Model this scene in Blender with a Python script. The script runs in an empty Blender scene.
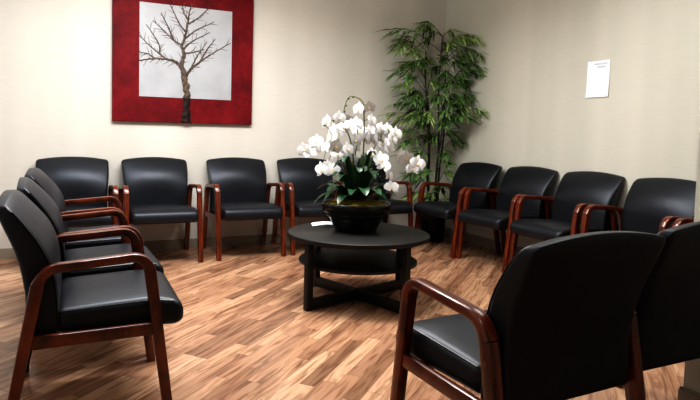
import bpy, bmesh, math, random
from mathutils import Vector, Matrix, noise

random.seed(7)
PI = math.pi
scene = bpy.context.scene
COL = scene.collection

# ------------------------------------------------------------------ helpers
def link(name, bm, mats, parent=None, smooth=True):
    me = bpy.data.meshes.new(name)
    bmesh.ops.recalc_face_normals(bm, faces=bm.faces)
    bm.to_mesh(me)
    bm.free()
    if not isinstance(mats, (list, tuple)):
        mats = [mats]
    for m in mats:
        me.materials.append(m)
    if smooth:
        me.polygons.foreach_set('use_smooth', [True] * len(me.polygons))
        me.set_sharp_from_angle(angle=math.radians(42))
    o = bpy.data.objects.new(name, me)
    COL.objects.link(o)
    if parent:
        o.parent = parent
    return o

def tag(o, label, cat, group=None):
    o['label'] = label
    o['category'] = cat
    if group:
        o['group'] = group
    return o

def thing(name, label, cat, loc=(0, 0, 0), rz=0.0, group=None):
    o = bpy.data.objects.new(name, None)
    o.empty_display_size = 0.1
    COL.objects.link(o)
    o.location = loc
    o.rotation_euler = (0, 0, rz)
    return tag(o, label, cat, group)

def struct(name, bm, m, smooth=False):
    o = link(name, bm, m, None, smooth)
    o['kind'] = 'structure'
    return o

def copy_tree(o, parent=None):
    c = o.copy()
    COL.objects.link(c)
    if parent:
        c.parent = parent
    for ch in list(o.children):
        copy_tree(ch, c)
    return c

def add_box(bm, x0, x1, y0, y1, z0, z1, bevel=0.0):
    vs = [bm.verts.new(p) for p in [(x0, y0, z0), (x1, y0, z0), (x1, y1, z0), (x0, y1, z0),
                                    (x0, y0, z1), (x1, y0, z1), (x1, y1, z1), (x0, y1, z1)]]
    fs = [bm.faces.new([vs[i] for i in f]) for f in
          [(0, 3, 2, 1), (4, 5, 6, 7), (0, 1, 5, 4), (1, 2, 6, 5), (2, 3, 7, 6), (3, 0, 4, 7)]]
    if bevel > 0:
        es = list({e for f in fs for e in f.edges})
        bmesh.ops.bevel(bm, geom=es, offset=bevel, segments=3, affect='EDGES', profile=0.5)

def add_lathe(bm, prof, n=48, cx=0, cy=0, rfun=None, mi=0):
    rings = []
    for (r, z) in prof:
        if r < 1e-5:
            rings.append([bm.verts.new((cx, cy, z))])
        else:
            ring = []
            for k in range(n):
                a = 2 * PI * k / n
                rr = r * (rfun(a, z) if rfun else 1)
                ring.append(bm.verts.new((cx + rr * math.cos(a), cy + rr * math.sin(a), z)))
            rings.append(ring)
    for A, B in zip(rings, rings[1:]):
        if len(A) == 1 and len(B) == 1:
            continue
        for k in range(n):
            k2 = (k + 1) % n
            if len(A) == 1:
                f = bm.faces.new((A[0], B[k], B[k2]))
            elif len(B) == 1:
                f = bm.faces.new((A[k], A[k2], B[0]))
            else:
                f = bm.faces.new((A[k], A[k2], B[k2], B[k]))
            f.material_index = mi

def catmull(pts, sub=6):
    pts = [Vector(p) for p in pts]
    if len(pts) < 3:
        return [pts[0].lerp(pts[-1], i / sub) for i in range(sub + 1)]
    P = [2 * pts[0] - pts[1]] + pts + [2 * pts[-1] - pts[-2]]
    out = []
    for i in range(1, len(P) - 2):
        a, b, c, d = P[i - 1], P[i], P[i + 1], P[i + 2]
        for k in range(sub):
            t = k / sub
            out.append(0.5 * ((2 * b) + (c - a) * t + (2 * a - 5 * b + 4 * c - d) * t * t + (3 * b - a - 3 * c + d) * t ** 3))
    out.append(pts[-1])
    return out

def add_tube(bm, pts, r0, r1=None, n=6, mi=0, flat=1.0):
    """round tube along a polyline, tapering from r0 to r1"""
    if r1 is None:
        r1 = r0
    pts = [Vector(p) for p in pts]
    N = len(pts)
    rings = []
    ref = Vector((0.31, 0.77, 0.55)).normalized()
    for i, p in enumerate(pts):
        t = (pts[min(i + 1, N - 1)] - pts[max(i - 1, 0)])
        if t.length < 1e-9:
            t = Vector((0, 0, 1))
        t.normalize()
        a = t.cross(ref)
        if a.length < 1e-3:
            a = t.cross(Vector((1, 0, 0)))
        a.normalize()
        b = t.cross(a)
        r = r0 + (r1 - r0) * i / max(1, N - 1)
        rings.append([bm.verts.new(p + r * (math.cos(2 * PI * k / n) * a + flat * math.sin(2 * PI * k / n) * b)) for k in range(n)])
    for A, B in zip(rings, rings[1:]):
        for k in range(n):
            f = bm.faces.new((A[k], A[(k + 1) % n], B[(k + 1) % n], B[k]))
            f.material_index = mi
    bm.faces.new(rings[0][::-1]).material_index = mi
    bm.faces.new(rings[-1]).material_index = mi

def samples(s, r, n):
    """1-D grid coordinates over [-s, s], dense inside the rounded edges"""
    edge = [0.0, 0.3, 0.62, 1.0]
    out = [-s + r * (1 - e) if False else -(s - r) - r * e for e in edge[::-1]]
    inner = [-(s - r) + 2 * (s - r) * k / n for k in range(1, n)]
    out += inner
    out += [(s - r) + r * e for e in edge]
    return out

def add_cushion(bm, sx, sy, sz, r, n, deform):
    """rounded upholstered block, every vertex passed through deform(x, y, z)"""
    S = (sx, sy, sz)
    G = [samples(S[i], r, n[i]) for i in range(3)]
    cache = {}
    def vert(p):
        key = tuple(round(c, 6) for c in p)
        if key not in cache:
            inner = Vector([max(-(S[i] - r), min(S[i] - r, p[i])) for i in range(3)])
            d = Vector(p) - inner
            q = inner + d.normalized() * r if d.length > 1e-9 else Vector(p)
            cache[key] = bm.verts.new(deform(*q))
        return cache[key]
    for ax in range(3):
        u, v = [(1, 2), (2, 0), (0, 1)][ax]
        for sgn in (-1, 1):
            for i in range(len(G[u]) - 1):
                for j in range(len(G[v]) - 1):
                    quad = []
                    for (a, b) in ((i, j), (i + 1, j), (i + 1, j + 1), (i, j + 1)):
                        p = [0, 0, 0]
                        p[ax] = sgn * S[ax]
                        p[u] = G[u][a]
                        p[v] = G[v][b]
                        quad.append(vert(p))
                    if sgn < 0:
                        quad.reverse()
                    bm.faces.new(quad)

def interp(tab, x):
    if x <= tab[0][0]:
        return tab[0][1]
    for (a, va), (b, vb) in zip(tab, tab[1:]):
        if x <= b:
            t = (x - a) / (b - a)
            t = t * t * (3 - 2 * t) * 0.5 + t * 0.5
            return va + (vb - va) * t
    return tab[-1][1]

def smooth01(t):
    t = max(0.0, min(1.0, t))
    return t * t * (3 - 2 * t)

# ------------------------------------------------------------------ materials
def lin(r, g, b):
    f = lambda c: (c / 255 / 12.92) if c / 255 <= 0.04045 else ((c / 255 + 0.055) / 1.055) ** 2.4
    return (f(r), f(g), f(b), 1)

def new_mat(name):
    m = bpy.data.materials.new(name)
    m.use_nodes = True
    nt = m.node_tree
    b = nt.nodes['Principled BSDF']
    return m, nt, b

def N(nt, t, **kw):
    n = nt.nodes.new(t)
    for k, v in kw.items():
        setattr(n, k, v)
    return n

def ramp(nt, stops, interp_='LINEAR'):
    n = nt.nodes.new('ShaderNodeValToRGB')
    n.color_ramp.interpolation = interp_
    e = n.color_ramp.elements
    while len(e) < len(stops):
        e.new(0.5)
    for el, (p, c) in zip(e, stops):
        el.position = p
        el.color = c
    return n

def simple(name, col, rough=0.5, spec=0.5, noise_scale=None, amt=0.15, bump=0.0, metal=0.0, sheen=0.0, coat=0.0, coords='Object'):
    m, nt, b = new_mat(name)
    b.inputs['Base Color'].default_value = col
    b.inputs['Roughness'].default_value = rough
    b.inputs['Specular IOR Level'].default_value = spec
    b.inputs['Metallic'].default_value = metal
    b.inputs['Coat Weight'].default_value = coat
    b.inputs['Coat Roughness'].default_value = 0.15
    if noise_scale:
        tc = N(nt, 'ShaderNodeTexCoord')
        no = N(nt, 'ShaderNodeTexNoise')
        no.inputs['Scale'].default_value = noise_scale
        no.inputs['Detail'].default_value = 5
        nt.links.new(tc.outputs[coords], no.inputs['Vector'])
        lo = tuple(c * (1 - amt) for c in col[:3]) + (1,)
        hi = tuple(min(1, c * (1 + amt)) for c in col[:3]) + (1,)
        r = ramp(nt, [(0.3, lo), (0.7, hi)])
        nt.links.new(no.outputs['Fac'], r.inputs['Fac'])
        nt.links.new(r.outputs['Color'], b.inputs['Base Color'])
        if bump:
            bp = N(nt, 'ShaderNodeBump')
            bp.inputs['Strength'].default_value = bump
            bp.inputs['Distance'].default_value = 0.004
            nt.links.new(no.outputs['Fac'], bp.inputs['Height'])
            nt.links.new(bp.outputs['Normal'], b.inputs['Normal'])
    return m

def wood_mat(name, dark, light, rough, stretch=(14, 1.2, 1.2), coat=0.3):
    m, nt, b = new_mat(name)
    tc = N(nt, 'ShaderNodeTexCoord')
    mp = N(nt, 'ShaderNodeMapping')
    mp.inputs['Scale'].default_value = stretch
    no = N(nt, 'ShaderNodeTexNoise')
    no.inputs['Scale'].default_value = 6
    no.inputs['Detail'].default_value = 6
    no.inputs['Distortion'].default_value = 0.6
    r = ramp(nt, [(0.3, dark), (0.72, light)])
    nt.links.new(tc.outputs['Object'], mp.inputs['Vector'])
    nt.links.new(mp.outputs['Vector'], no.inputs['Vector'])
    nt.links.new(no.outputs['Fac'], r.inputs['Fac'])
    nt.links.new(r.outputs['Color'], b.inputs['Base Color'])
    b.inputs['Roughness'].default_value = rough
    b.inputs['Coat Weight'].default_value = coat
    b.inputs['Coat Roughness'].default_value = 0.12
    return m

def leather_mat():
    m, nt, b = new_mat('black_leather')
    tc = N(nt, 'ShaderNodeTexCoord')
    big = N(nt, 'ShaderNodeTexNoise')
    big.inputs['Scale'].default_value = 5
    big.inputs['Detail'].default_value = 3
    fine = N(nt, 'ShaderNodeTexVoronoi')
    fine.inputs['Scale'].default_value = 260
    nt.links.new(tc.outputs['Object'], big.inputs['Vector'])
    nt.links.new(tc.outputs['Object'], fine.inputs['Vector'])
    r = ramp(nt, [(0.3, (0.0085, 0.0092, 0.0115, 1)), (0.75, (0.0130, 0.0140, 0.0175, 1))])
    nt.links.new(big.outputs['Fac'], r.inputs['Fac'])
    nt.links.new(r.outputs['Color'], b.inputs['Base Color'])
    b1 = N(nt, 'ShaderNodeBump')
    b1.inputs['Strength'].default_value = 0.10
    b1.inputs['Distance'].default_value = 0.03
    nt.links.new(big.outputs['Fac'], b1.inputs['Height'])
    b2 = N(nt, 'ShaderNodeBump')
    b2.inputs['Strength'].default_value = 0.06
    b2.inputs['Distance'].default_value = 0.001
    nt.links.new(fine.outputs['Distance'], b2.inputs['Height'])
    nt.links.new(b1.outputs['Normal'], b2.inputs['Normal'])
    nt.links.new(b2.outputs['Normal'], b.inputs['Normal'])
    b.inputs['Roughness'].default_value = 0.42
    b.inputs['Specular IOR Level'].default_value = 0.50
    b.inputs['Specular Tint'].default_value = (0.80, 0.87, 1.0, 1)  # blue sheen of cool overhead light put into the reflection colour
    return m

def wallpaper_mat(name, base, axis):
    """woven wallpaper: fine horizontal threads, faint vertical banding"""
    m, nt, b = new_mat(name)
    tc = N(nt, 'ShaderNodeTexCoord')
    def nz(scale_vec, sc, det=3):
        mp = N(nt, 'ShaderNodeMapping')
        mp.inputs['Scale'].default_value = scale_vec
        no = N(nt, 'ShaderNodeTexNoise')
        no.inputs['Scale'].default_value = sc
        no.inputs['Detail'].default_value = det
        nt.links.new(tc.outputs['Object'], mp.inputs['Vector'])
        nt.links.new(mp.outputs['Vector'], no.inputs['Vector'])
        return no
    threads = nz((5, 5, 150), 2.0, 4)
    bands = nz((1.6, 1.6, 0.05), 1.7, 2)
    blot = nz((1, 1, 1), 1.1, 3)
    def mul(c, k):
        return tuple(min(1, x * k) for x in c[:3]) + (1,)
    r1 = ramp(nt, [(0.25, mul(base, 0.95)), (0.75, mul(base, 1.04))])
    nt.links.new(threads.outputs['Fac'], r1.inputs['Fac'])
    r2 = ramp(nt, [(0.3, (0.89, 0.905, 0.90, 1)), (0.7, (1.0, 1.0, 1.0, 1))])
    nt.links.new(bands.outputs['Fac'], r2.inputs['Fac'])
    r3 = ramp(nt, [(0.3, (0.97, 0.965, 0.95, 1)), (0.7, (1, 1, 1, 1))])
    nt.links.new(blot.outputs['Fac'], r3.inputs['Fac'])
    m1 = N(nt, 'ShaderNodeMix', data_type='RGBA', blend_type='MULTIPLY')
    m1.inputs[0].default_value = 1
    m2 = N(nt, 'ShaderNodeMix', data_type='RGBA', blend_type='MULTIPLY')
    m2.inputs[0].default_value = 1
    nt.links.new(r1.outputs['Color'], m1.inputs[6])
    nt.links.new(r2.outputs['Color'], m1.inputs[7])
    nt.links.new(m1.outputs[2], m2.inputs[6])
    nt.links.new(r3.outputs['Color'], m2.inputs[7])
    nt.links.new(m2.outputs[2], b.inputs['Base Color'])
    bp = N(nt, 'ShaderNodeBump')
    bp.inputs['Strength'].default_value = 0.25
    bp.inputs['Distance'].default_value = 0.002
    nt.links.new(threads.outputs['Fac'], bp.inputs['Height'])
    nt.links.new(bp.outputs['Normal'], b.inputs['Normal'])
    b.inputs['Roughness'].default_value = 0.75
    b.inputs['Specular IOR Level'].default_value = 0.25
    return m

def floor_mat():
    """strip laminate of short staves laid on the diagonal"""
    m, nt, b = new_mat('laminate_floor')
    tc = N(nt, 'ShaderNodeTexCoord')
    mp = N(nt, 'ShaderNodeMapping')
    mp.inputs['Rotation'].default_value = (0, 0, -math.radians(41.5))
    nt.links.new(tc.outputs['Object'], mp.inputs['Vector'])
    sp = N(nt, 'ShaderNodeSeparateXYZ')
    nt.links.new(mp.outputs['Vector'], sp.inputs['Vector'])
    def math_(op, a, bb=None):
        n = N(nt, 'ShaderNodeMath', operation=op)
        for i, v in enumerate((a, bb)):
            if v is None:
                continue
            if isinstance(v, (int, float)):
                n.inputs[i].default_value = v
            else:
                nt.links.new(v, n.inputs[i])
        return n.outputs[0]
    vrow = math_('DIVIDE', sp.outputs['Y'], 0.074)
    row = math_('FLOOR', vrow)
    wn = N(nt, 'ShaderNodeTexWhiteNoise', noise_dimensions='1D')
    nt.links.new(row, wn.inputs['W'])
    uu = math_('ADD', math_('DIVIDE', sp.outputs['X'], 0.62), math_('MULTIPLY', wn.outputs['Value'], 9.0))
    col = math_('FLOOR', uu)
    cb = N(nt, 'ShaderNodeCombineXYZ')
    nt.links.new(row, cb.inputs['X'])
    nt.links.new(col, cb.inputs['Y'])
    idn = N(nt, 'ShaderNodeTexWhiteNoise', noise_dimensions='3D')
    nt.links.new(cb.outputs['Vector'], idn.inputs['Vector'])
    tone = ramp(nt, [(0.0, lin(134, 104, 84)), (0.08, lin(150, 114, 90)), (0.2, lin(162, 126, 103)), (0.5, lin(174, 136, 110)),
                     (0.80, lin(186, 149, 121)), (1.0, lin(204, 168, 139))])
    nt.links.new(idn.outputs['Value'], tone.inputs['Fac'])
    # grain, shifted per stave
    mg = N(nt, 'ShaderNodeMapping')
    mg.inputs['Scale'].default_value = (1.7, 15, 1)
    off = N(nt, 'ShaderNodeVectorMath', operation='SCALE')
    nt.links.new(idn.outputs['Color'], off.inputs[0])
    off.inputs['Scale'].default_value = 13.0
    ad = N(nt, 'ShaderNodeVectorMath', operation='ADD')
    nt.links.new(mp.outputs['Vector'], mg.inputs['Vector'])
    nt.links.new(mg.outputs['Vector'], ad.inputs[0])
    nt.links.new(off.outputs[0], ad.inputs[1])
    g = N(nt, 'ShaderNodeTexNoise')
    g.inputs['Scale'].default_value = 1.7
    g.inputs['Detail'].default_value = 6
    g.inputs['Distortion'].default_value = 1.4
    nt.links.new(ad.outputs[0], g.inputs['Vector'])
    gr = ramp(nt, [(0.28, (0.40, 0.35, 0.33, 1)), (0.42, (0.74, 0.69, 0.66, 1)), (0.54, (1, 1, 1, 1)), (0.75, (1.14, 1.14, 1.14, 1))])
    nt.links.new(g.outputs['Fac'], gr.inputs['Fac'])
    mx = N(nt, 'ShaderNodeMix', data_type='RGBA', blend_type='MULTIPLY')
    mx.inputs[0].default_value = 1.0
    nt.links.new(tone.outputs['Color'], mx.inputs[6])
    nt.links.new(gr.outputs['Color'], mx.inputs[7])
    # thin joints
    fv = math_('FRACT', vrow)
    fu = math_('FRACT', uu)
    ev = math_('LESS_THAN', math_('MINIMUM', fv, math_('SUBTRACT', 1.0, fv)), 0.02)
    eu = math_('LESS_THAN', math_('MINIMUM', fu, math_('SUBTRACT', 1.0, fu)), 0.004)
    edge = math_('MULTIPLY', math_('MAXIMUM', ev, eu), 0.35)
    mj = N(nt, 'ShaderNodeMix', data_type='RGBA', blend_type='MIX')
    nt.links.new(edge, mj.inputs[0])
    nt.links.new(mx.outputs[2], mj.inputs[6])
    mj.inputs[7].default_value = lin(80, 52, 36)
    nt.links.new(mj.outputs[2], b.inputs['Base Color'])
    b.inputs['Roughness'].default_value = 0.25
    b.inputs['Specular IOR Level'].default_value = 0.5
    return m

LEATHER = leather_mat()
PIPING = simple('leather_piping', (0.012, 0.013, 0.016, 1), 0.35, 0.6, 40, 0.2)
CHERRY = wood_mat('cherry_stained_wood', lin(54, 21, 10), lin(128, 57, 27), 0.32, (9, 1.3, 1.3), 0.45)
CAP = simple('wood_plug', lin(118, 56, 30), 0.4, 0.5, 60, 0.2)
BLACKWOOD = wood_mat('black_brown_wood', lin(13, 12, 12), lin(23, 21, 20), 0.5, (1, 14, 14), 0.1)
WALL_A = wallpaper_mat('back_wallpaper', lin(217, 213, 207), 'x')
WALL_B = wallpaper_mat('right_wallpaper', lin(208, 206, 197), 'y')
BASEB = simple('baseboard_paint', lin(150, 141, 128), 0.5, 0.4, 8, 0.04)
CEIL = simple('ceiling_tile', lin(225, 222, 214), 0.9, 0.2, 60, 0.05, 0.3)
FLOOR = floor_mat()
GREEN = simple('bamboo_leaf', lin(98, 130, 76), 0.42, 0.45, 9, 0.65)
GREEN2 = simple('bamboo_leaf_pale', lin(160, 186, 118), 0.42, 0.45, 9, 0.35)
CANE = simple('dark_cane', lin(34, 30, 22), 0.5, 0.5, 14, 0.5)
ORLEAF = simple('orchid_leaf', lin(30, 62, 36), 0.32, 0.55, 6, 0.6)
STEMG = simple('orchid_stem', lin(84, 92, 48), 0.5, 0.4, 20, 0.35)
PETAL = simple('white_petal', lin(222, 223, 226), 0.55, 0.35, 25, 0.05)
PETAL.node_tree.nodes['Principled BSDF'].inputs['Subsurface Weight'].default_value = 0.15
PETAL.node_tree.nodes['Principled BSDF'].inputs['Subsurface Radius'].default_value = (0.02, 0.02, 0.015)
LIP = simple('yellow_lip', lin(228, 206, 158), 0.5, 0.4, 60, 0.2)
BUD = simple('bud_green', lin(120, 122, 70), 0.5, 0.4, 60, 0.3)
GLAZE = simple('black_glazed_bowl', (0.006, 0.006, 0.007, 1), 0.25, 0.5, 12, 0.3)
MOSS = simple('moss', lin(150, 136, 62), 0.95, 0.1, 45, 0.6, 0.9)
POTM = simple('black_pot', (0.008, 0.008, 0.009, 1), 0.4, 0.4, 10, 0.3)
SOIL = simple('soil', lin(40, 30, 22), 0.95, 0.1, 60, 0.5, 0.8)
PAPER = simple('white_paper', lin(244, 246, 250), 0.7, 0.2, 8, 0.015)
INK = simple('pale_ink', lin(200, 208, 224), 0.8, 0.1, 90, 0.2)
INK2 = simple('faint_ink', lin(226, 230, 236), 0.8, 0.1, 90, 0.05)
RED = None

def red_canvas():
    m, nt, b = new_mat('red_canvas_paint')
    tc = N(nt, 'ShaderNodeTexCoord')
    n1 = N(nt, 'ShaderNodeTexNoise')
    n1.inputs['Scale'].default_value = 4
    n1.inputs['Detail'].default_value = 9
    n1.inputs['Roughness'].default_value = 0.75
    nt.links.new(tc.outputs['Object'], n1.inputs['Vector'])
    r = ramp(nt, [(0.28, lin(62, 10, 16)), (0.5, lin(106, 15, 24)), (0.68, lin(128, 24, 32)), (0.85, lin(150, 54, 56))])
    nt.links.new(n1.outputs['Fac'], r.inputs['Fac'])
    nt.links.new(r.outputs['Color'], b.inputs['Base Color'])
    n2 = N(nt, 'ShaderNodeTexNoise')
    n2.inputs['Scale'].default_value = 90
    nt.links.new(tc.outputs['Object'], n2.inputs['Vector'])
    bp = N(nt, 'ShaderNodeBump')
    bp.inputs['Strength'].default_value = 0.5
    bp.inputs['Distance'].default_value = 0.004
    nt.links.new(n2.outputs['Fac'], bp.inputs['Height'])
    nt.links.new(bp.outputs['Normal'], b.inputs['Normal'])
    b.inputs['Roughness'].default_value = 0.6
    b.inputs['Specular IOR Level'].default_value = 0.2
    return m
RED = red_canvas()
SILVER = simple('silver_leaf', lin(168, 170, 175), 0.45, 0.5, 5, 0.10, 0.2)
def bark_mat():
    m, nt, b = new_mat('bark_relief')
    tc = N(nt, 'ShaderNodeTexCoord')
    sp = N(nt, 'ShaderNodeSeparateXYZ')
    nt.links.new(tc.outputs['Object'], sp.inputs['Vector'])
    r = ramp(nt, [(0.0, lin(36, 16, 16)), (0.42, lin(44, 20, 18)), (0.55, lin(112, 98, 84)), (1.0, lin(98, 86, 78))])
    mr = N(nt, 'ShaderNodeMapRange')
    mr.inputs['From Min'].default_value = 0.0
    mr.inputs['From Max'].default_value = 0.5
    nt.links.new(sp.outputs['Z'], mr.inputs['Value'])
    nt.links.new(mr.outputs[0], r.inputs['Fac'])
    n1 = N(nt, 'ShaderNodeTexNoise')
    n1.inputs['Scale'].default_value = 38
    n1.inputs['Detail'].default_value = 4
    nt.links.new(tc.outputs['Object'], n1.inputs['Vector'])
    r2 = ramp(nt, [(0.35, (0.4, 0.36, 0.33, 1)), (0.65, (1.2, 1.2, 1.2, 1))])
    nt.links.new(n1.outputs['Fac'], r2.inputs['Fac'])
    mx = N(nt, 'ShaderNodeMix', data_type='RGBA', blend_type='MULTIPLY')
    mx.inputs[0].default_value = 1
    nt.links.new(r.outputs['Color'], mx.inputs[6])
    nt.links.new(r2.outputs['Color'], mx.inputs[7])
    nt.links.new(mx.outputs[2], b.inputs['Base Color'])
    b.inputs['Roughness'].default_value = 0.7
    return m
BARK = bark_mat()

# ------------------------------------------------------------------ room shell
XL, XR, YB, YF, ZC = -0.75, 3.93, 5.47, -2.2, 2.75
XP, YP = 2.371, 1.54            # near right-hand wall corner
bm = bmesh.new(); add_box(bm, XL - 0.1, XR + 0.1, YF - 0.1, YB + 0.1, -0.1, 0.0); struct('floor', bm, FLOOR)
bm = bmesh.new(); add_box(bm, XL - 0.1, XR + 0.1, YF - 0.1, YB + 0.1, ZC, ZC + 0.1); struct('ceiling', bm, CEIL)
bm = bmesh.new(); add_box(bm, XL - 0.1, XR + 0.1, YB, YB + 0.1, 0, ZC); struct('wall_back', bm, WALL_A)
bm = bmesh.new(); add_box(bm, XR, XR + 0.1, YP - 0.2, YB, 0, ZC); struct('wall_right', bm, WALL_B)
bm = bmesh.new(); add_box(bm, XL - 0.1, XL, YF, YB, 0, ZC); struct('wall_left', bm, WALL_A)
bm = bmesh.new(); add_box(bm, XL - 0.1, XR + 0.1, YF - 0.1, YF, 0, ZC); struct('wall_front', bm, WALL_A)
bm = bmesh.new(); add_box(bm, XP, XR, YF, YP, 0, ZC); struct('wall_near', bm, WALL_B)

def baseboard(name, x0, x1, y0, y1, axis, side):
    bm = bmesh.new()
    t, h = 0.013, 0.09
    add_box(bm, x0, x1, y0, y1, 0, h - 0.012)
    # stepped top lip, thinner than the board
    if axis == 'x':
        if side < 0: add_box(bm, x0, x1, y0 + 0.005, y1, h - 0.012, h)
        else: add_box(bm, x0, x1, y0, y1 - 0.005, h - 0.012, h)
    else:
        if side < 0: add_box(bm, x0 + 0.005, x1, y0, y1, h - 0.012, h)
        else: add_box(bm, x0, x1 - 0.005, y0, y1, h - 0.012, h)
    return struct(name, bm, BASEB)
T = 0.013
baseboard('baseboard_back', XL, XR, YB - T, YB, 'x', -1)
baseboard('baseboard_right', XR - T, XR, YP, YB - T, 'y', -1)
baseboard('baseboard_left', XL, XL + T, YF, YB - T, 'y', 1)
baseboard('baseboard_near', XP - T, XP, YF, YP, 'y', -1)
baseboard('baseboard_near_end', XP - T, XR - T, YP, YP + T, 'x', 1)

# ------------------------------------------------------------------ chair
LW = 0.040          # lateral thickness of the bent wood
SW = 0.2925         # half distance between the two side frames

def frame_path():
    """centre line of one bent side frame: (y, z, tag), rear foot to front foot"""
    pts = [(-0.268, 0.0), (-0.155, 0.600), (0.209, 0.630), (0.290, 0.0)]
    rad = [0, 0.075, 0.060, 0]
    out = [(pts[0][0], pts[0][1])]
    marks = []
    for i in (1, 2):
        p = Vector(pts[i]); a = Vector(pts[i - 1]); c = Vector(pts[i + 1])
        da = (a - p).normalized(); dc = (c - p).normalized()
        ang = da.angle(dc)
        d = rad[i] / math.tan(ang / 2)
        s, e = p + da * d, p + dc * d
        if i == 1:
            marks.append(len(out))      # start of the elbow bend
        K = 9
        for k in range(K + 1):
            t = k / K
            q = (1 - t) ** 2 * s + 2 * t * (1 - t) * (p + (s + e - 2 * p) * 0.08) + t * t * e
            out.append((q.x, q.y))
        if i == 2:
            marks.append(len(out) - 1)  # end of the knee bend
    out.append(pts[3])
    return out, marks

def sweep_section(bm, path, x, widths, lat, vert_ends=True):
    """rounded rectangular section swept along (y, z) points at lateral x"""
    n = len(path)
    rings = []
    bev = 0.007
    for i, (y, z) in enumerate(path):
        a = Vector(path[max(0, i - 1)]); c = Vector(path[min(n - 1, i + 1)])
        t = (c - a).normalized()
        nn = Vector((-t.y, t.x))
        w = widths[i] / 2
        h = lat / 2
        ring = []
        for (u, v) in [(-h + bev, -w), (h - bev, -w), (h - bev * 0.3, -w + bev * 0.3), (h, -w + bev), (h, w - bev), (h - bev * 0.3, w - bev * 0.3), (h - bev, w),
                       (-h + bev, w), (-h + bev * 0.3, w - bev * 0.3), (-h, w - bev), (-h, -w + bev), (-h + bev * 0.3, -w + bev * 0.3)]:
            yy, zz = y + nn.x * v, z + nn.y * v
            if vert_ends and (i == 0 or i == n - 1) and z < 0.01:
                yy, zz = y + v, 0.0
            ring.append(bm.verts.new((x + u, yy, zz)))
        rings.append(ring)
    m = len(rings[0])
    for A, B in zip(rings, rings[1:]):
        for k in range(m):
            bm.faces.new((A[k], A[(k + 1) % m], B[(k + 1) % m], B[k]))
    bm.faces.new(rings[0][::-1])
    bm.faces.new(rings[-1])

def subdivide_path(p, n):
    out = []
    for a, b in zip(p, p[1:]):
        for k in range(n):
            t = k / n
            out.append((a[0] + (b[0] - a[0]) * t, a[1] + (b[1] - a[1]) * t))
    out.append(p[-1])
    return out

BACK_FRONT = [(0.33, -0.094), (0.45, -0.097), (0.55, -0.107), (0.63, -0.128), (0.70, -0.158), (0.76, -0.192), (0.81, -0.226), (0.86, -0.268)]
BACK_REAR = [(0.33, -0.212), (0.48, -0.206), (0.58, -0.219), (0.65, -0.235), (0.70, -0.250), (0.76, -0.272), (0.81, -0.290), (0.86, -0.306)]
BACK_W = [(0.33, 0.262), (0.50, 0.263), (0.60, 0.268), (0.72, 0.279), (0.80, 0.283), (0.87, 0.282)]

def hermite(tab, x):
    """smooth curve through a table of (x, value)"""
    n = len(tab)
    if x <= tab[0][0]: return tab[0][1]
    if x >= tab[-1][0]: return tab[-1][1]
    for i in range(n - 1):
        if x <= tab[i + 1][0]:
            break
    def slope(k):
        a, b = max(0, k - 1), min(n - 1, k + 1)
        return (tab[b][1] - tab[a][1]) / (tab[b][0] - tab[a][0])
    x0, y0 = tab[i]; x1, y1 = tab[i + 1]
    h = x1 - x0
    t = (x - x0) / h
    return (y0 * (2 * t ** 3 - 3 * t * t + 1) + slope(i) * h * (t ** 3 - 2 * t * t + t)
            + y1 * (3 * t * t - 2 * t ** 3) + slope(i + 1) * h * (t ** 3 - t * t))

def back_deform(x, y, z):
    h = z + 0.26
    zz = 0.335 + h * (0.514 / 0.52)
    w = hermite(BACK_W, zz) / 0.27
    xn = x / 0.27
    f = (y + 0.055) / 0.11
    yy = hermite(BACK_REAR, zz) * (1 - f) + hermite(BACK_FRONT, zz) * f
    if y > 0:
        yy += (0.010 * smooth01((zz - 0.40) / 0.2) + 0.022 * smooth01((zz - 0.52) / 0.18)) * (1 - xn * xn) * smooth01((0.87 - zz) / 0.16) * (y / 0.055)
    zt = zz - 0.026 * (abs(xn) ** 2.0) * smooth01((zz - 0.56) / 0.27)
    w *= 1 - 0.045 * (1 - f) * smooth01((zz - 0.5) / 0.3)
    return (x * w, yy, zt)

def seat_deform(x, y, z):
    yy = y + 0.117
    t = (yy + 0.105) / 0.445
    top = 0.438 + 0.022 * t
    bot = 0.350 - 0.010 * t
    xn = x / 0.262
    f = (z + 0.06) / 0.12
    zz = bot + (top - bot) * f
    zz += 0.016 * f * (1 - xn * xn) * (1 - (2 * t - 1) ** 4)
    if t > 0.72:
        k = smooth01((t - 0.72) / 0.28)
        yy += 0.018 * k * (1 - (2 * f - 1) ** 2) - 0.012 * k * f
        zz -= 0.016 * k * f
    return (x, yy, zz)

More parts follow.
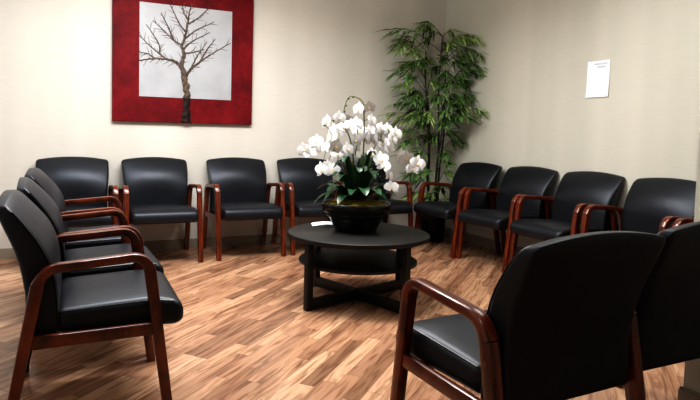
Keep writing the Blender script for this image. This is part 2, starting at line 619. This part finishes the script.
def make_chair():
    root = thing('armchair', 'x', 'chair')
    bm = bmesh.new()
    add_cushion(bm, 0.262, 0.2225, 0.06, 0.030, (10, 8, 3), seat_deform)
    seat = link('seat', bm, LEATHER, root)
    # welt round the top edge of the seat
    for sd in (-1, 1):
        bm = bmesh.new()
        add_tube(bm, [Vector(seat_deform(sd * 0.2535, -0.2 + 0.04 * q, 0.0515)) for q in range(11)], 0.0026, n=6)
        link('piping', bm, PIPING, seat)
    bm = bmesh.new()
    add_cushion(bm, 0.27, 0.055, 0.26, 0.022, (12, 3, 24), back_deform)
    back = link('backrest', bm, LEATHER, root)
    for s in (-1, 1):
        bm = bmesh.new()
        pts = [back_deform(s * 0.2645, 0.0500, -0.22 + 0.46 * k / 22) for k in range(23)]
        add_tube(bm, pts, 0.0026, n=6)
        link('piping', bm, PIPING, back)
    path, marks = frame_path()
    for s in (-1, 1):
        x = s * SW
        rear = subdivide_path(path[:marks[0] + 1], 4)
        arm = path[marks[0]:marks[1] + 1]
        front = subdivide_path(path[marks[1]:], 4)
        bm = bmesh.new(); sweep_section(bm, rear, x, [0.036 + 0.010 * (i / (len(rear) - 1)) for i in range(len(rear))], LW)
        rl = link('leg', bm, CHERRY, root)
        bm = bmesh.new(); sweep_section(bm, front, x, [0.043 - 0.005 * (i / (len(front) - 1)) for i in range(len(front))], LW)
        fl = link('leg', bm, CHERRY, root)
        wid = []
        for i in range(len(arm)):
            t = i / (len(arm) - 1)
            wid.append(0.044 - 0.012 * math.sin(PI * t) ** 0.6)
        # thin the arm along its straight run by resampling it
        A2, W2 = [], []
        for i, (p, w) in enumerate(zip(arm, wid)):
            A2.append(p); W2.append(w)
        bm = bmesh.new(); sweep_section(bm, A2, x, W2, 0.044, False)
        link('armrest', bm, CHERRY, root)
        bm = bmesh.new()
        rail = [(-0.19, 0.340), (0.245, 0.350)]
        sweep_section(bm, rail, x, [0.048, 0.048], 0.026, False)
        sr = link('side_rail', bm, CHERRY, root)
        for par, (py, pz) in ((rl, (-0.177, 0.485)), (rl, (-0.198, 0.37)), (sr, (-0.09, 0.341)), (sr, (0.13, 0.346))):
            off = LW / 2 if par is rl else 0.013
            bm = bmesh.new()
            r = 0.006
            ring = [bm.verts.new((x + s * (off + 0.0012), py + r * math.cos(2 * PI * k / 12), pz + r * math.sin(2 * PI * k / 12))) for k in range(12)]
            ring2 = [bm.verts.new((x + s * (off - 0.003), py + r * math.cos(2 * PI * k / 12), pz + r * math.sin(2 * PI * k / 12))) for k in range(12)]
            bm.faces.new(ring)
            bm.faces.new(ring2[::-1])
            for k in range(12):
                bm.faces.new((ring[k], ring[(k + 1) % 12], ring2[(k + 1) % 12], ring2[k]))
            link('screw_plug', bm, CAP, par, False)
    for (y, z) in ((0.17, 0.345), (-0.15, 0.335)):
        bm = bmesh.new()
        add_box(bm, -SW + 0.012, SW - 0.012, y - 0.011, y + 0.011, z - 0.016, z + 0.016, 0.003)
        link('cross_rail', bm, CHERRY, root)
    return root

BACKROW, RIGHTROW, LEFTROW, NEARROW = 'armchairs along the back wall', 'armchairs along the right wall', 'armchairs in the left row', 'armchairs in the right foreground'
CH = [
    (0.150, 5.150, PI + .010, BACKROW, 'black armchair in the back wall row, leftmost, partly hidden behind the side-on chairs'),
    (0.815, 5.150, PI + .008, BACKROW, 'black leather armchair against the back wall directly below the painted tree'),
    (1.557, 5.160, PI + .003, BACKROW, 'black leather armchair against the back wall just right of the red painting, fully in view'),
    (2.245, 5.165, PI - .030, BACKROW, 'black leather armchair against the back wall behind the left side of the orchid bowl'),
    (2.890, 5.145, PI, BACKROW, 'black leather armchair against the back wall mostly hidden behind the white orchids'),
    (3.560, 4.640, PI / 2 + .05, RIGHTROW, 'black leather armchair by the right wall nearest the tall bamboo plant'),
    (3.615, 4.005, PI / 2 + .03, RIGHTROW, 'black leather armchair by the right wall, second from the bamboo plant'),
    (3.635, 3.365, PI / 2 - .005, RIGHTROW, 'black leather armchair by the right wall directly below the white notice'),
    (3.635, 2.700, PI / 2 + .007, RIGHTROW, 'black leather armchair by the right wall, its back cut off by the near wall corner'),
    (3.640, 2.035, PI / 2, RIGHTROW, 'armchair behind the near wall corner with only a bit of wooden arm showing'),
    (0.121, 2.572, -PI / 2 - .030, LEFTROW, 'side-on black armchair in the left row, nearest the camera, its legs showing'),
    (0.146, 3.222, -PI / 2 + .008, LEFTROW, 'side-on black armchair in the middle of the left row of three'),
    (0.165, 3.935, -PI / 2 - .06, LEFTROW, 'side-on black armchair in the left row, the one nearest the back wall'),
    (1.373, 1.436, .040, NEARROW, 'black armchair seen from behind, its curved wooden arm in the right foreground'),
    (2.012, 1.500, .01, NEARROW, 'black armchair seen from behind, cut off by the right edge of the photo'),
]
proto = make_chair()
for i, (x, y, rz, grp, lab) in enumerate(CH):
    c = proto if i == 0 else copy_tree(proto)
    c.location = (x, y, 0)
    c.rotation_euler = (0, 0, rz)
    tag(c, lab, 'chair', grp)

# ------------------------------------------------------------------ round coffee table
TX, TY, TH = 1.845, 3.462, 0.451
t = thing('coffee_table', 'round black coffee table with a lower shelf, standing under the orchid bowl', 'table', (TX, TY, 0))
bm = bmesh.new()
add_lathe(bm, [(0, TH - 0.032), (0.462, TH - 0.032), (0.471, TH - 0.028), (0.473, TH - 0.016), (0.471, TH - 0.004), (0.464, TH), (0, TH)], 96)
link('tabletop', bm, BLACKWOOD, t)
bm = bmesh.new()
add_lathe(bm, [(0, 0.25), (0.388, 0.25), (0.395, 0.255), (0.395, 0.266), (0.390, 0.271), (0, 0.271)], 96)
link('shelf', bm, BLACKWOOD, t)
base_rot = math.radians(196.5)
for k in range(4):
    bm = bmesh.new()
    add_box(bm, 0.398, 0.446, -0.019, 0.019, 0, TH - 0.03, 0.004)
    bmesh.ops.rotate(bm, verts=bm.verts, cent=(0, 0, 0), matrix=Matrix.Rotation(base_rot + k * PI / 2, 3, 'Z'))
    link('leg', bm, BLACKWOOD, t).location = (-0.010, -0.020, 0)
for k in range(2):
    bm = bmesh.new()
    add_box(bm, -0.40, 0.40, -0.018, 0.018, 0.004, 0.068, 0.003)
    bmesh.ops.rotate(bm, verts=bm.verts, cent=(0, 0, 0), matrix=Matrix.Rotation(base_rot + k * PI / 2, 3, 'Z'))
    link('cross_bar', bm, BLACKWOOD, t).location = (-0.010, -0.020, 0)

# ------------------------------------------------------------------ brochure on the table
bm = bmesh.new()
NXs = 10
for layer in range(2):
    rows = []
    for i in range(NXs + 1):
        u = i / NXs
        z = 0.001 + layer * 0.0016 + (0.012 * math.sin(PI * u) ** 1.0 if layer else 0.0)
        rows.append([bm.verts.new((-0.105 + 0.21 * u, -0.07 + 0.14 * v, z + 0.0)) for v in (0, 1)])
    for a, b in zip(rows, rows[1:]):
        bm.faces.new((a[0], b[0], b[1], a[1]))
o = link('brochure', bm, PAPER)
o.location = (1.755, 3.775, TH)
o.rotation_euler = (0, 0, math.radians(-20))
tag(o, 'white folded brochure lying on the table behind the black orchid bowl', 'brochure')

# ------------------------------------------------------------------ orchid arrangement
OX, OY = 1.863, 3.538
orch = thing('potted_orchid', 'white orchid arrangement in a black bowl on the round coffee table', 'plant', (OX, OY, TH))
def bowl_r(a, z):
    if 0.098 < z < 0.1205:
        return 1 + 0.014 * math.cos(a * 60)
    return 1
bm = bmesh.new()
add_lathe(bm, [(0, 0), (0.128, 0), (0.138, 0.004), (0.150, 0.025), (0.170, 0.060), (0.188, 0.092), (0.196, 0.100), (0.204, 0.104), (0.206, 0.116), (0.203, 0.121), (0.222, 0.126),
               (0.230, 0.134), (0.235, 0.168), (0.235, 0.184), (0.231, 0.189), (0.222, 0.187), (0.217, 0.172), (0.206, 0.14), (0, 0.13)], 240, rfun=bowl_r)
link('bowl', bm, GLAZE, orch)
bm = bmesh.new()
rings = []
for i in range(11):
    r = 0.209 * (1 - i / 10)
    if i == 10:
        rings.append([bm.verts.new((0, 0, 0.20))])
    else:
        rings.append([bm.verts.new((r * math.cos(2 * PI * k / 40), r * math.sin(2 * PI * k / 40),
                                    0.176 + 0.038 * (1 - (r / 0.21) ** 2) + 0.014 * noise.noise(Vector((r * math.cos(2 * PI * k / 40) * 22, r * math.sin(2 * PI * k / 40) * 22, 3))))) for k in range(40)])
for A, B in zip(rings, rings[1:]):
    for k in range(40):
        if len(B) == 1: bm.faces.new((A[k], A[(k + 1) % 40], B[0]))
        else: bm.faces.new((A[k], A[(k + 1) % 40], B[(k + 1) % 40], B[k]))
link('moss', bm, MOSS, orch)

CAMR = Vector((math.cos(0.4389), -math.sin(0.4389), 0))
CAMF = Vector((math.sin(0.4389), math.cos(0.4389), 0))
def spread(lat, z, dep):
    """point of the arrangement: lateral, height above floor, depth (relative to the bowl)"""
    return CAMR * lat + CAMF * dep + Vector((0, 0, z - TH))

def strap_leaf(length, width, arch, az, z0, droop, mat, r0=0.03):
    bm = bmesh.new()
    n = 10
    rows = []
    d = Vector((math.cos(az), math.sin(az), 0))
    side = Vector((-d.y, d.x, 0))
    for i in range(n + 1):
        u = i / n
        p = d * (r0 + length * u * (1 - 0.12 * u)) + Vector((0, 0, z0 + arch * math.sin(min(1.0, u * 1.1) * PI * 0.62) - droop * u * u * u))
        w = width * (math.sin(PI * (0.08 + 0.92 * u)) ** 0.62 if u < 1 else 0.02) * 0.5
        w = max(w, 0.003)
        rows.append([bm.verts.new(p + side * (-w) + Vector((0, 0, 0.25 * w))), bm.verts.new(p), bm.verts.new(p + side * w + Vector((0, 0, 0.25 * w)))])
    for a, b in zip(rows, rows[1:]):
        for k in range(2):
            bm.faces.new((a[k], b[k], b[k + 1], a[k + 1]))
    return link('leaf', bm, mat, orch)
rl = random.Random(11)
for k in range(18):          # broad leaves arching over the rim
    az = 2 * PI * k / 18 + rl.uniform(-.15, .15)
    strap_leaf(rl.uniform(0.22, 0.31), rl.uniform(0.066, 0.092), rl.uniform(0.06, 0.14), az, 0.19, rl.uniform(0.02, 0.10), ORLEAF, r0=0.03 + 0.03 * rl.random())
for k in range(15):          # upper tier, steeper
    az = 2 * PI * k / 15 + rl.uniform(-.25, .25)
    strap_leaf(rl.uniform(0.13, 0.22), rl.uniform(0.05, 0.075), rl.uniform(0.13, 0.25), az, 0.20, rl.uniform(0.0, 0.05), ORLEAF, r0=0.02 + 0.03 * rl.random())

for k in range(10):          # long inner leaves showing between the flower stems
    az = 2 * PI * k / 10 + rl.uniform(-.3, .3)
    strap_leaf(rl.uniform(0.10, 0.20), rl.uniform(0.04, 0.055), rl.uniform(0.26, 0.36), az, 0.20, rl.uniform(0.0, 0.08), ORLEAF, r0=0.015 + 0.03 * rl.random())

def flower_mesh(bm, c, face, size, roll):
    """five-petalled moth orchid with a small lip, facing along 'face'"""
    f = face.normalized()
    a = f.cross(Vector((0, 0, 1)))
    if a.length < .05: a = Vector((1, 0, 0))
    a.normalize()
    b = a.cross(f)
    a, b = a * math.cos(roll) + b * math.sin(roll), -a * math.sin(roll) + b * math.cos(roll)
    def petal(ang, L, W, mi, cup, n=6, base=0.0):
        d = a * math.cos(ang) + b * math.sin(ang)
        s = -a * math.sin(ang) + b * math.cos(ang)
        rows = []
        for i in range(n + 1):
            u = i / n
            w = W * max(0.08, math.sin(PI * (0.10 + 0.86 * u)) ** 0.8)
            p = c + d * (base + L * u) + f * (cup * math.sin(u * PI * 0.8) + 0.003)
            rows.append([bm.verts.new(p + s * w * q - f * (0.10 * w * q * q * 4 * 0.3)) for q in (-0.5, -0.2, 0.2, 0.5)])
        for A, B in zip(rows, rows[1:]):
            for k in range(3):
                bm.faces.new((A[k], B[k], B[k + 1], A[k + 1])).material_index = mi
    S = size
    for ang in (PI / 2, PI / 2 + 2.25, PI / 2 - 2.25):
        petal(ang, 0.54 * S, 0.30 * S, 0, 0.02 * S)
    for ang in (0.12, PI - 0.12):
        petal(ang, 0.52 * S, 0.62 * S, 0, 0.07 * S)
    petal(-PI / 2, 0.20 * S, 0.13 * S, 1, 0.10 * S)
    petal(-PI / 2 + 0.9, 0.09 * S, 0.07 * S, 1, 0.12 * S, 4)
    petal(-PI / 2 - 0.9, 0.09 * S, 0.07 * S, 1, 0.12 * S, 4)

STEMS = [
    ([(0.033, 0.831), (0.040, 1.064), (0.033, 1.264), (0.020, 1.324), (-0.033, 1.354), (-0.073, 1.344), (-0.097, 1.278), (-0.093, 1.238)],
     [(0.000, 1.271), (0.067, 1.284), (0.087, 1.198), (0.080, 1.124), (0.047, 1.078), (0.093, 1.071)], 0.02, 0),
    ([(-0.027, 0.898), (-0.033, 0.964), (-0.067, 1.098), (-0.127, 1.171), (-0.180, 1.191), (-0.227, 1.158)],
     [(-0.213, 1.178), (-0.133, 1.204), (-0.093, 1.191), (-0.133, 1.111), (-0.160, 1.124), (-0.173, 1.078), (-0.107, 1.144), (-0.060, 1.158)], -0.06, 1),
    ([(-0.047, 0.864), (-0.073, 0.931), (-0.147, 0.984), (-0.260, 1.011), (-0.360, 0.984)],
     [(-0.280, 0.998), (-0.320, 0.971), (-0.360, 0.991), (-0.280, 1.044), (-0.213, 1.011), (-0.153, 1.018), (-0.140, 0.964), (-0.207, 0.884), (-0.240, 0.858), (-0.160, 0.851), (-0.093, 0.958), (-0.073, 0.998)], -0.10, 2),
    ([(-0.007, 0.864), (-0.013, 0.964), (0.000, 1.064), (-0.007, 1.158)],
     [(-0.013, 1.171), (-0.020, 1.058), (0.013, 1.118), (-0.020, 1.004), (-0.047, 0.924)], 0.10, 3),
    ([(0.047, 0.851), (0.087, 0.964), (0.140, 1.064), (0.187, 1.131), (0.240, 1.104)],
     [(0.153, 1.138), (0.133, 1.084), (0.200, 1.138), (0.227, 1.078), (0.253, 1.111), (0.207, 1.018), (0.173, 1.044), (0.093, 0.971)], 0.0, 4),
    ([(0.060, 0.831), (0.100, 0.898), (0.187, 0.951), (0.287, 0.964), (0.367, 0.904)],
     [(0.153, 0.938), (0.273, 0.971), (0.313, 0.951), (0.360, 0.884), (0.387, 0.918), (0.227, 0.751), (0.173, 0.898), (0.207, 0.831)], -0.08, 5),
]
rf = random.Random(5)
for (line, flowers, dep, si) in STEMS:
    root_az = si * 1.05
    base = [Vector((0.05 * math.cos(root_az), 0.05 * math.sin(root_az), 0.18))]
    dd = [dep * (i + 1) / len(line) for i in range(len(line))]
    pts = base + [spread(l, z, d) for (l, z), d in zip(line, dd)]
    curve = catmull(pts, 7)
    bm = bmesh.new()
    add_tube(bm, curve, 0.0055, 0.0025, 6)
    fl = []
    for (l, z) in flowers:
        # nearest place on the stem in the lateral / height plane
        best = min(curve, key=lambda p: (p.dot(CAMR) - l) ** 2 + (p.z + TH - z) ** 2)
        d = best.dot(CAMF) + rf.uniform(-0.055, 0.03)
        c = spread(l, z, d)
        back = c + CAMF * 0.012
        mid = best.lerp(back, 0.55) + Vector((0, 0, 0.012))
        add_tube(bm, [best, mid, back], 0.0022, 0.0016, 5)
        fl.append(c)
    if si in (0, 1):   # unopened buds at the arching tip
        for k in (-1, -5, -10, -15, -20):
            p = curve[k]
            bmesh.ops.create_icosphere(bm, subdivisions=2, radius=0.0085, matrix=Matrix.Translation(p + Vector((rf.uniform(-.006, .006), 0, -0.004))))
    stem = link('stem', bm, STEMG, orch)
    for c in fl:
        bm = bmesh.new()
        face = -CAMF + CAMR * (c.dot(CAMR) * 1.6 + rf.uniform(-1.1, 1.1)) + Vector((0, 0, rf.uniform(-0.35, 0.6)))
        flower_mesh(bm, c, face, rf.uniform(0.086, 0.112), rf.uniform(-.35, .35))
        link('flower', bm, [PETAL, LIP], stem)

# ------------------------------------------------------------------ bamboo plant in the corner
BX, BY = 3.62, 5.14
bam = thing('potted_bamboo', 'tall artificial bamboo plant in a black pot standing in the corner', 'plant', (BX, BY, 0))
bm = bmesh.new()
add_lathe(bm, [(0, 0), (0.115, 0), (0.120, 0.006), (0.135, 0.22), (0.145, 0.23), (0.145, 0.262), (0.138, 0.266), (0.130, 0.255), (0.126, 0.24), (0, 0.235)], 48)
link('pot', bm, POTM, bam)
bm = bmesh.new()
add_lathe(bm, [(0.127, 0.241), (0.09, 0.248), (0.04, 0.252), (0, 0.254)], 32)
link('soil', bm, SOIL, bam)
CANES = [((-0.02, 0.02), (-0.13, 0.02), 1.98), ((0.02, 0.0), (0.02, -0.04), 2.12), ((0.05, 0.03), (0.09, -0.02), 1.72), ((-0.05, -0.02), (-0.10, -0.06), 1.55), ((0.0, -0.05), (0.05, -0.08), 1.40)]
cane_pts = []
for (b0, t0, h) in CANES:
    p0 = CAMR * b0[0] + CAMF * b0[1] + Vector((0, 0, 0.24))
    p1 = CAMR * t0[0] + CAMF * t0[1] + Vector((0, 0, h))
    pts = []
    for k in range(13):
        u = k / 12
        p = p0.lerp(p1, u) + CAMR * 0.012 * math.sin(u * 9 + h * 5)
        pts.append(p)
    cane_pts.append(pts)
TIPS = [(-0.55, 2.17), (-0.40, 2.10), (-0.24, 2.22), (-0.16, 2.26), (0.18, 2.15), (0.41, 2.14), (0.47, 2.10), (0.55, 1.76), (0.49, 1.83), (-0.51, 1.76), (-0.34, 1.87), (-0.22, 1.87),
        (0.07, 1.73), (0.15, 1.63), (0.23, 1.87), (0.33, 1.89), (-0.40, 1.50), (-0.47, 1.43), (-0.55, 1.32), (-0.24, 1.49), (-0.14, 1.42), (0.03, 1.35), (0.14, 1.29), (0.39, 1.49), (0.52, 1.38),
        (0.47, 1.56), (0.18, 1.16), (0.30, 1.06), (-0.34, 1.06), (-0.24, 0.95), (-0.40, 1.14), (0.09, 0.93), (0.20, 0.85), (0.15, 0.72), (-0.19, 0.64), (-0.14, 0.74), (-0.26, 0.48),
        (-0.05, 0.48), (0.07, 0.59), (0.18, 0.43), (-0.29, 0.72), (-0.08, 0.47), (-0.08, 1.68), (-0.19, 1.26), (0.23, 1.37), (-0.03, 1.11), (0.28, 1.68), (-0.45, 1.99), (0.30, 2.02), (0.07, 2.05),
        (-0.30, 1.70), (-0.42, 1.62), (-0.28, 1.36), (0.30, 1.30), (0.36, 1.70), (0.12, 1.48), (-0.10, 1.90), (0.40, 1.96)]
rb = random.Random(3)
TIPS += [(l * rb.uniform(0.55, 0.98) + rb.uniform(-.05, .05), z - rb.uniform(0.02, 0.16)) for (l, z) in TIPS if z > 1.2 and l < 0.2 and rb.random() < 0.7]
def inside(p):
    """keep a point clear of the two walls and the chair beside the plant"""
    w = p + Vector((BX, BY, 0))
    w.x = min(w.x, XR - 0.03)
    w.y = min(w.y, YB - 0.03)
    if w.z < 0.92 and w.x > 3.2:
        w.y = max(w.y, 4.985)
    return w - Vector((BX, BY, 0))
def bamboo_leaf(bm, p, d, L, W, mi):
    d = d.normalized()
    s = d.cross(Vector((0, 0, 1)))
    if s.length < .1: s = Vector((1, 0, 0))
    s.normalize()
    s = (s + Vector((rb.uniform(-.5, .5), rb.uniform(-.5, .5), rb.uniform(-.5, .5)))).normalized()
    rows = []
    for u, w in ((0, 0.15), (0.25, 0.9), (0.5, 1.0), (0.78, 0.6), (1.0, 0.04)):
        q = p + d * L * u + Vector((0, 0, -0.28 * L * u * u))
        a, m_, b = q - s * W * w / 2, q + Vector((0, 0, -0.12 * W * w)), q + s * W * w / 2
        rows.append([bm.verts.new(inside(a)), bm.verts.new(inside(m_)), bm.verts.new(inside(b))])
    for A, B in zip(rows, rows[1:]):
        for k in range(2):
            bm.faces.new((A[k], B[k], B[k + 1], A[k + 1])).material_index = mi
buckets = [[] for _ in CANES]
for (l, z) in TIPS:
    # leave each spray to the cane that passes closest and is tall enough
    def cost(ci):
        pts = cane_pts[ci]
        top = pts[-1]
        zz = min(z - 0.1, top.z)
        return abs(top.dot(CAMR) - l) * 0.6 + max(0, z - 0.15 - top.z) * 3 + len(buckets[ci]) * 0.02
    ci = min(range(len(CANES)), key=cost)
    buckets[ci].append((l, z))
for ci, pts in enumerate(cane_pts):
    bm = bmesh.new()
    add_tube(bm, pts, 0.0115, 0.006, 8)
    for p in pts[1:-1]:       # nodes of the cane
        add_tube(bm, [p - Vector((0, 0, 0.004)), p, p + Vector((0, 0, 0.004))], 0.013, 0.0125, 8)
    cane = link('cane', bm, CANE, bam)
    bm = bmesh.new()
    for (l, z) in buckets[ci]:
        dep = rb.uniform(-0.30, 0.12)
        tip = CAMR * l + CAMF * dep + Vector((0, 0, z))
        tip = inside(tip)
        zstart = max(0.32, min(pts[-1].z - 0.02, z - 0.05 - 0.30 * abs(l)))
        start = min(pts, key=lambda p: abs(p.z - zstart))
        mid = start.lerp(tip, 0.55) + Vector((0, 0, 0.04 + 0.09 * abs(l)))
        end = tip + Vector((0, 0, -0.03))
        tw = catmull([start, mid, end], 9)
        tw = [inside(p) for p in tw]
        add_tube(bm, tw, 0.0034, 0.0012, 5, 0)
        pale = 2 if rb.random() < 0.30 else 1
        outd = (end - start); outd.z = 0
        if outd.length < .03: outd = -CAMF
        outd.normalize()
        nl = 26
        for k in range(nl):
            u = 0.38 + 0.62 * k / (nl - 1)
            p = tw[min(len(tw) - 1, int(u * (len(tw) - 1)))]
            ang = rb.uniform(-1.25, 1.25)
            d = Matrix.Rotation(ang, 3, 'Z') @ outd + Vector((0, 0, rb.uniform(-0.75, 0.25)))
            mi = pale if rb.random() < 0.8 else 1
            bamboo_leaf(bm, p + Vector((rb.uniform(-.015, .015), rb.uniform(-.015, .015), rb.uniform(-.02, .02))), d, rb.uniform(0.10, 0.175), rb.uniform(0.017, 0.027), mi)
    link('foliage', bm, [CANE, GREEN, GREEN2], cane)

# ------------------------------------------------------------------ painting
PX0, PX1, PZ0, PZ1 = 0.460, 1.709, 1.160, 2.43
PD = 0.042
pc = (PX0 + PX1) / 2
pa = thing('painting', 'large red canvas with a bare tree on a silver panel, hung on the back wall', 'painting', (pc, YB, PZ0))
bm = bmesh.new()
add_box(bm, PX0 - pc, PX1 - pc, -PD, -0.001, 0, PZ1 - PZ0, 0.003)
link('canvas', bm, RED, pa, False)
bm = bmesh.new()
add_box(bm, 0.680 - pc, 1.504 - pc, -PD - 0.0025, -PD, 1.383 - PZ0, 2.200 - PZ0)
link('silver_panel', bm, SILVER, pa, False)
BR = {
    'trunk': [(1.090, 1.166), (1.094, 1.389), (1.075, 1.549), (1.042, 1.663)],
    'up': [(1.042, 1.663), (1.064, 1.781), (1.048, 1.852), (1.082, 1.971), (1.104, 2.118), (1.126, 2.230)],
    'left': [(1.050, 1.643), (0.992, 1.703), (0.907, 1.720), (0.808, 1.718), (0.679, 1.694)],
    'left2': [(0.907, 1.720), (0.850, 1.764), (0.766, 1.828), (0.678, 1.911)],
    'left3': [(0.850, 1.764), (0.844, 1.849), (0.737, 2.009)],
    'left4': [(0.808, 1.718), (0.753, 1.756), (0.668, 1.764)],
    'ul': [(1.048, 1.852), (0.976, 1.889), (0.905, 1.954), (0.792, 2.051)],
    'ul2': [(0.976, 1.889), (0.918, 2.013), (0.861, 2.126)],
    'um': [(1.082, 1.971), (1.018, 2.051), (0.936, 2.208)],
    'um2': [(1.104, 2.083), (1.060, 2.142), (1.045, 2.212)],
    'right': [(1.075, 1.557), (1.123, 1.640), (1.211, 1.719), (1.315, 1.795), (1.497, 1.914)],
    'r2': [(1.211, 1.719), (1.269, 1.827), (1.349, 1.937)],
    'r3': [(1.123, 1.640), (1.181, 1.761), (1.274, 1.907)],
    'r4': [(1.058, 1.780), (1.166, 1.804), (1.248, 1.834)],
    'r5': [(1.077, 1.918), (1.178, 2.003), (1.335, 2.089)],
    'r6': [(1.099, 2.045), (1.192, 2.112), (1.294, 2.220)],
    'r7': [(1.063, 1.824), (1.135, 1.894), (1.297, 1.991)],
}
RADII = {'trunk': (0.034, 0.024), 'up': (0.019, 0.004), 'left': (0.016, 0.0045), 'right': (0.014, 0.003)}
bm = bmesh.new()
rt = random.Random(21)
def flat(p, d=0.003):
    return Vector((p[0] - pc, -PD - d, p[1] - PZ0))
for k, line in BR.items():
    r0, r1 = RADII.get(k, (0.0085, 0.0028))
    pts = catmull([flat(p) for p in line], 8)
    pts = [p + Vector((rt.uniform(-1, 1), 0, rt.uniform(-1, 1))) * r0 * 0.22 for p in pts]
    # relief is shallow: a ribbon with a slight ridge
    n = len(pts)
    L = []
    for i, p in enumerate(pts):
        tdir = (pts[min(i + 1, n - 1)] - pts[max(i - 1, 0)]).normalized()
        nn = Vector((-tdir.z, 0, tdir.x))
        r = (r0 + (r1 - r0) * i / (n - 1)) * rt.uniform(0.85, 1.15)
        if k == 'trunk' and i < 3:
            r *= 1.45 - 0.15 * i
        L.append([bm.verts.new(p + nn * r), bm.verts.new(p + Vector((0, -0.5 * r - 0.001, 0))), bm.verts.new(p - nn * r)])
    for A, B in zip(L, L[1:]):
        for q in range(2):
            bm.faces.new((A[q], A[q + 1], B[q + 1], B[q]))
    if k != 'trunk':      # short side twigs
        for i in range(2, n - 1, 2):
            p = pts[i]
            tdir = (pts[i + 1] - pts[i - 1]).normalized()
            ang = rt.choice((-1, 1)) * rt.uniform(0.5, 1.0)
            d = Vector((tdir.x * math.cos(ang) - tdir.z * math.sin(ang), 0, tdir.x * math.sin(ang) + tdir.z * math.cos(ang)))
            Lg = rt.uniform(0.02, 0.085)
            e = p + d * Lg
            e.x = max(0.655 - pc, min(1.51 - pc, e.x))
            e.z = min(e.z, 2.235 - PZ0)
            nn = Vector((-d.z, 0, d.x)) * 0.0028
            kink = p.lerp(e, 0.5) + nn * rt.uniform(-1, 1)
            v = [bm.verts.new(q) for q in (p + nn, kink + nn * .8, e + nn * .5, e - nn * .5, kink - nn * .8, p - nn)]
            bm.faces.new((v[0], v[1], v[4], v[5]))
            bm.faces.new((v[1], v[2], v[3], v[4]))
link('painted_tree', bm, BARK, pa, False)

# ------------------------------------------------------------------ notice on the right wall
bm = bmesh.new()
rows = []
for i in range(9):
    v = i / 8
    curl = 0.001 + 0.008 * (abs(v - 0.5) * 0 + (1 - v) ** 3)
    rows.append([bm.verts.new((XR - curl - (0.003 if q else 0), 3.503 - 0.216 * q, 1.442 + 0.288 * v)) for q in (0, 1)])
for a, b in zip(rows, rows[1:]):
    bm.faces.new((a[0], a[1], b[1], b[0]))
no = link('notice', bm, PAPER)
tag(no, 'white sheet of paper with faint printed lines fixed to the right wall', 'notice')
for kk, (z, y0, y1, h, mat) in enumerate([(1.700, 3.435, 3.305, 0.010, INK), (1.676, 3.405, 3.325, 0.010, INK), (1.640, 3.455, 3.29, 0.004, INK2), (1.615, 3.455, 3.29, 0.004, INK2), (1.590, 3.455, 3.31, 0.004, INK2),
                                       (1.560, 3.455, 3.29, 0.004, INK2), (1.535, 3.455, 3.33, 0.004, INK2)]):
    bm = bmesh.new()
    x = XR - 0.0075
    vs = [bm.verts.new(p) for p in ((x, y0, z), (x, y1, z), (x, y1, z + h), (x, y0, z + h))]
    bm.faces.new(vs)
    link('printed_line', bm, mat, no, False)

# ------------------------------------------------------------------ light
def area(name, loc, sx, sy, power, color, spread_deg=160, rot=(0, 0, 0)):
    l = bpy.data.lights.new(name, 'AREA')
    l.shape = 'RECTANGLE'
    l.size, l.size_y = sx, sy
    l.energy = power
    l.color = color
    l.spread = math.radians(spread_deg)
    o = bpy.data.objects.new(name, l)
    COL.objects.link(o)
    o.location = loc
    o.rotation_euler = rot
    return o
area('ceiling_light_middle', (1.5, 3.4, ZC - 0.02), 1.2, 0.6, 60, (1.0, 0.98, 0.96))
area('ceiling_light_left', (0.2, 3.8, ZC - 0.02), 0.6, 1.2, 30, (0.91, 0.95, 1.0))
area('ceiling_light_right', (2.9, 2.4, ZC - 0.02), 0.6, 1.2, 16, (1.0, 1.0, 0.98))
area('ceiling_light_entry', (0.8, 0.6, ZC - 0.02), 1.2, 0.6, 8, (1.0, 0.97, 0.92))
def point_fill(name, loc, power, color, r=0.12):
    l = bpy.data.lights.new(name, 'POINT')
    l.energy = power
    l.color = color
    l.shadow_soft_size = r
    o = bpy.data.objects.new(name, l)
    COL.objects.link(o)
    o.location = loc
    return o
point_fill('upper_wall_fill', (0.75, 3.7, 2.45), 62, (1.0, 0.99, 0.97))  # added fill with no fixture behind it, lifts the upper walls
w = bpy.data.worlds.new('world')
scene.world = w
w.use_nodes = True
w.node_tree.nodes['Background'].inputs[0].default_value = (0.6, 0.65, 0.7, 1)
w.node_tree.nodes['Background'].inputs[1].default_value = 0.05

# ------------------------------------------------------------------ camera
F_PX, CX, CY, PITCH, ROLL, YAW, H = 590.8362, 330.2961, 168.2138, -0.0605, 0.0253, 0.4389, 1.1078
cam = bpy.data.cameras.new('camera')
co = bpy.data.objects.new('camera', cam)
COL.objects.link(co)
fwd = Vector((math.sin(YAW) * math.cos(PITCH), math.cos(YAW) * math.cos(PITCH), math.sin(PITCH)))
rgt = Vector((math.cos(YAW), -math.sin(YAW), 0))
up = rgt.cross(fwd)
r2 = rgt * math.cos(ROLL) + up * math.sin(ROLL)
u2 = -rgt * math.sin(ROLL) + up * math.cos(ROLL)
co.matrix_world = Matrix(((r2.x, u2.x, -fwd.x, 0), (r2.y, u2.y, -fwd.y, 0), (r2.z, u2.z, -fwd.z, H), (0, 0, 0, 1)))
cam.sensor_width = 36
cam.sensor_fit = 'HORIZONTAL'
cam.lens = F_PX / 700 * 36
cam.shift_x = (350 - CX) / 700
cam.shift_y = (CY - 200) / 700
cam.clip_start = 0.02
scene.camera = co

scene.view_settings.view_transform = 'Standard'
scene.view_settings.look = 'High Contrast'
scene.view_settings.exposure = -0.22
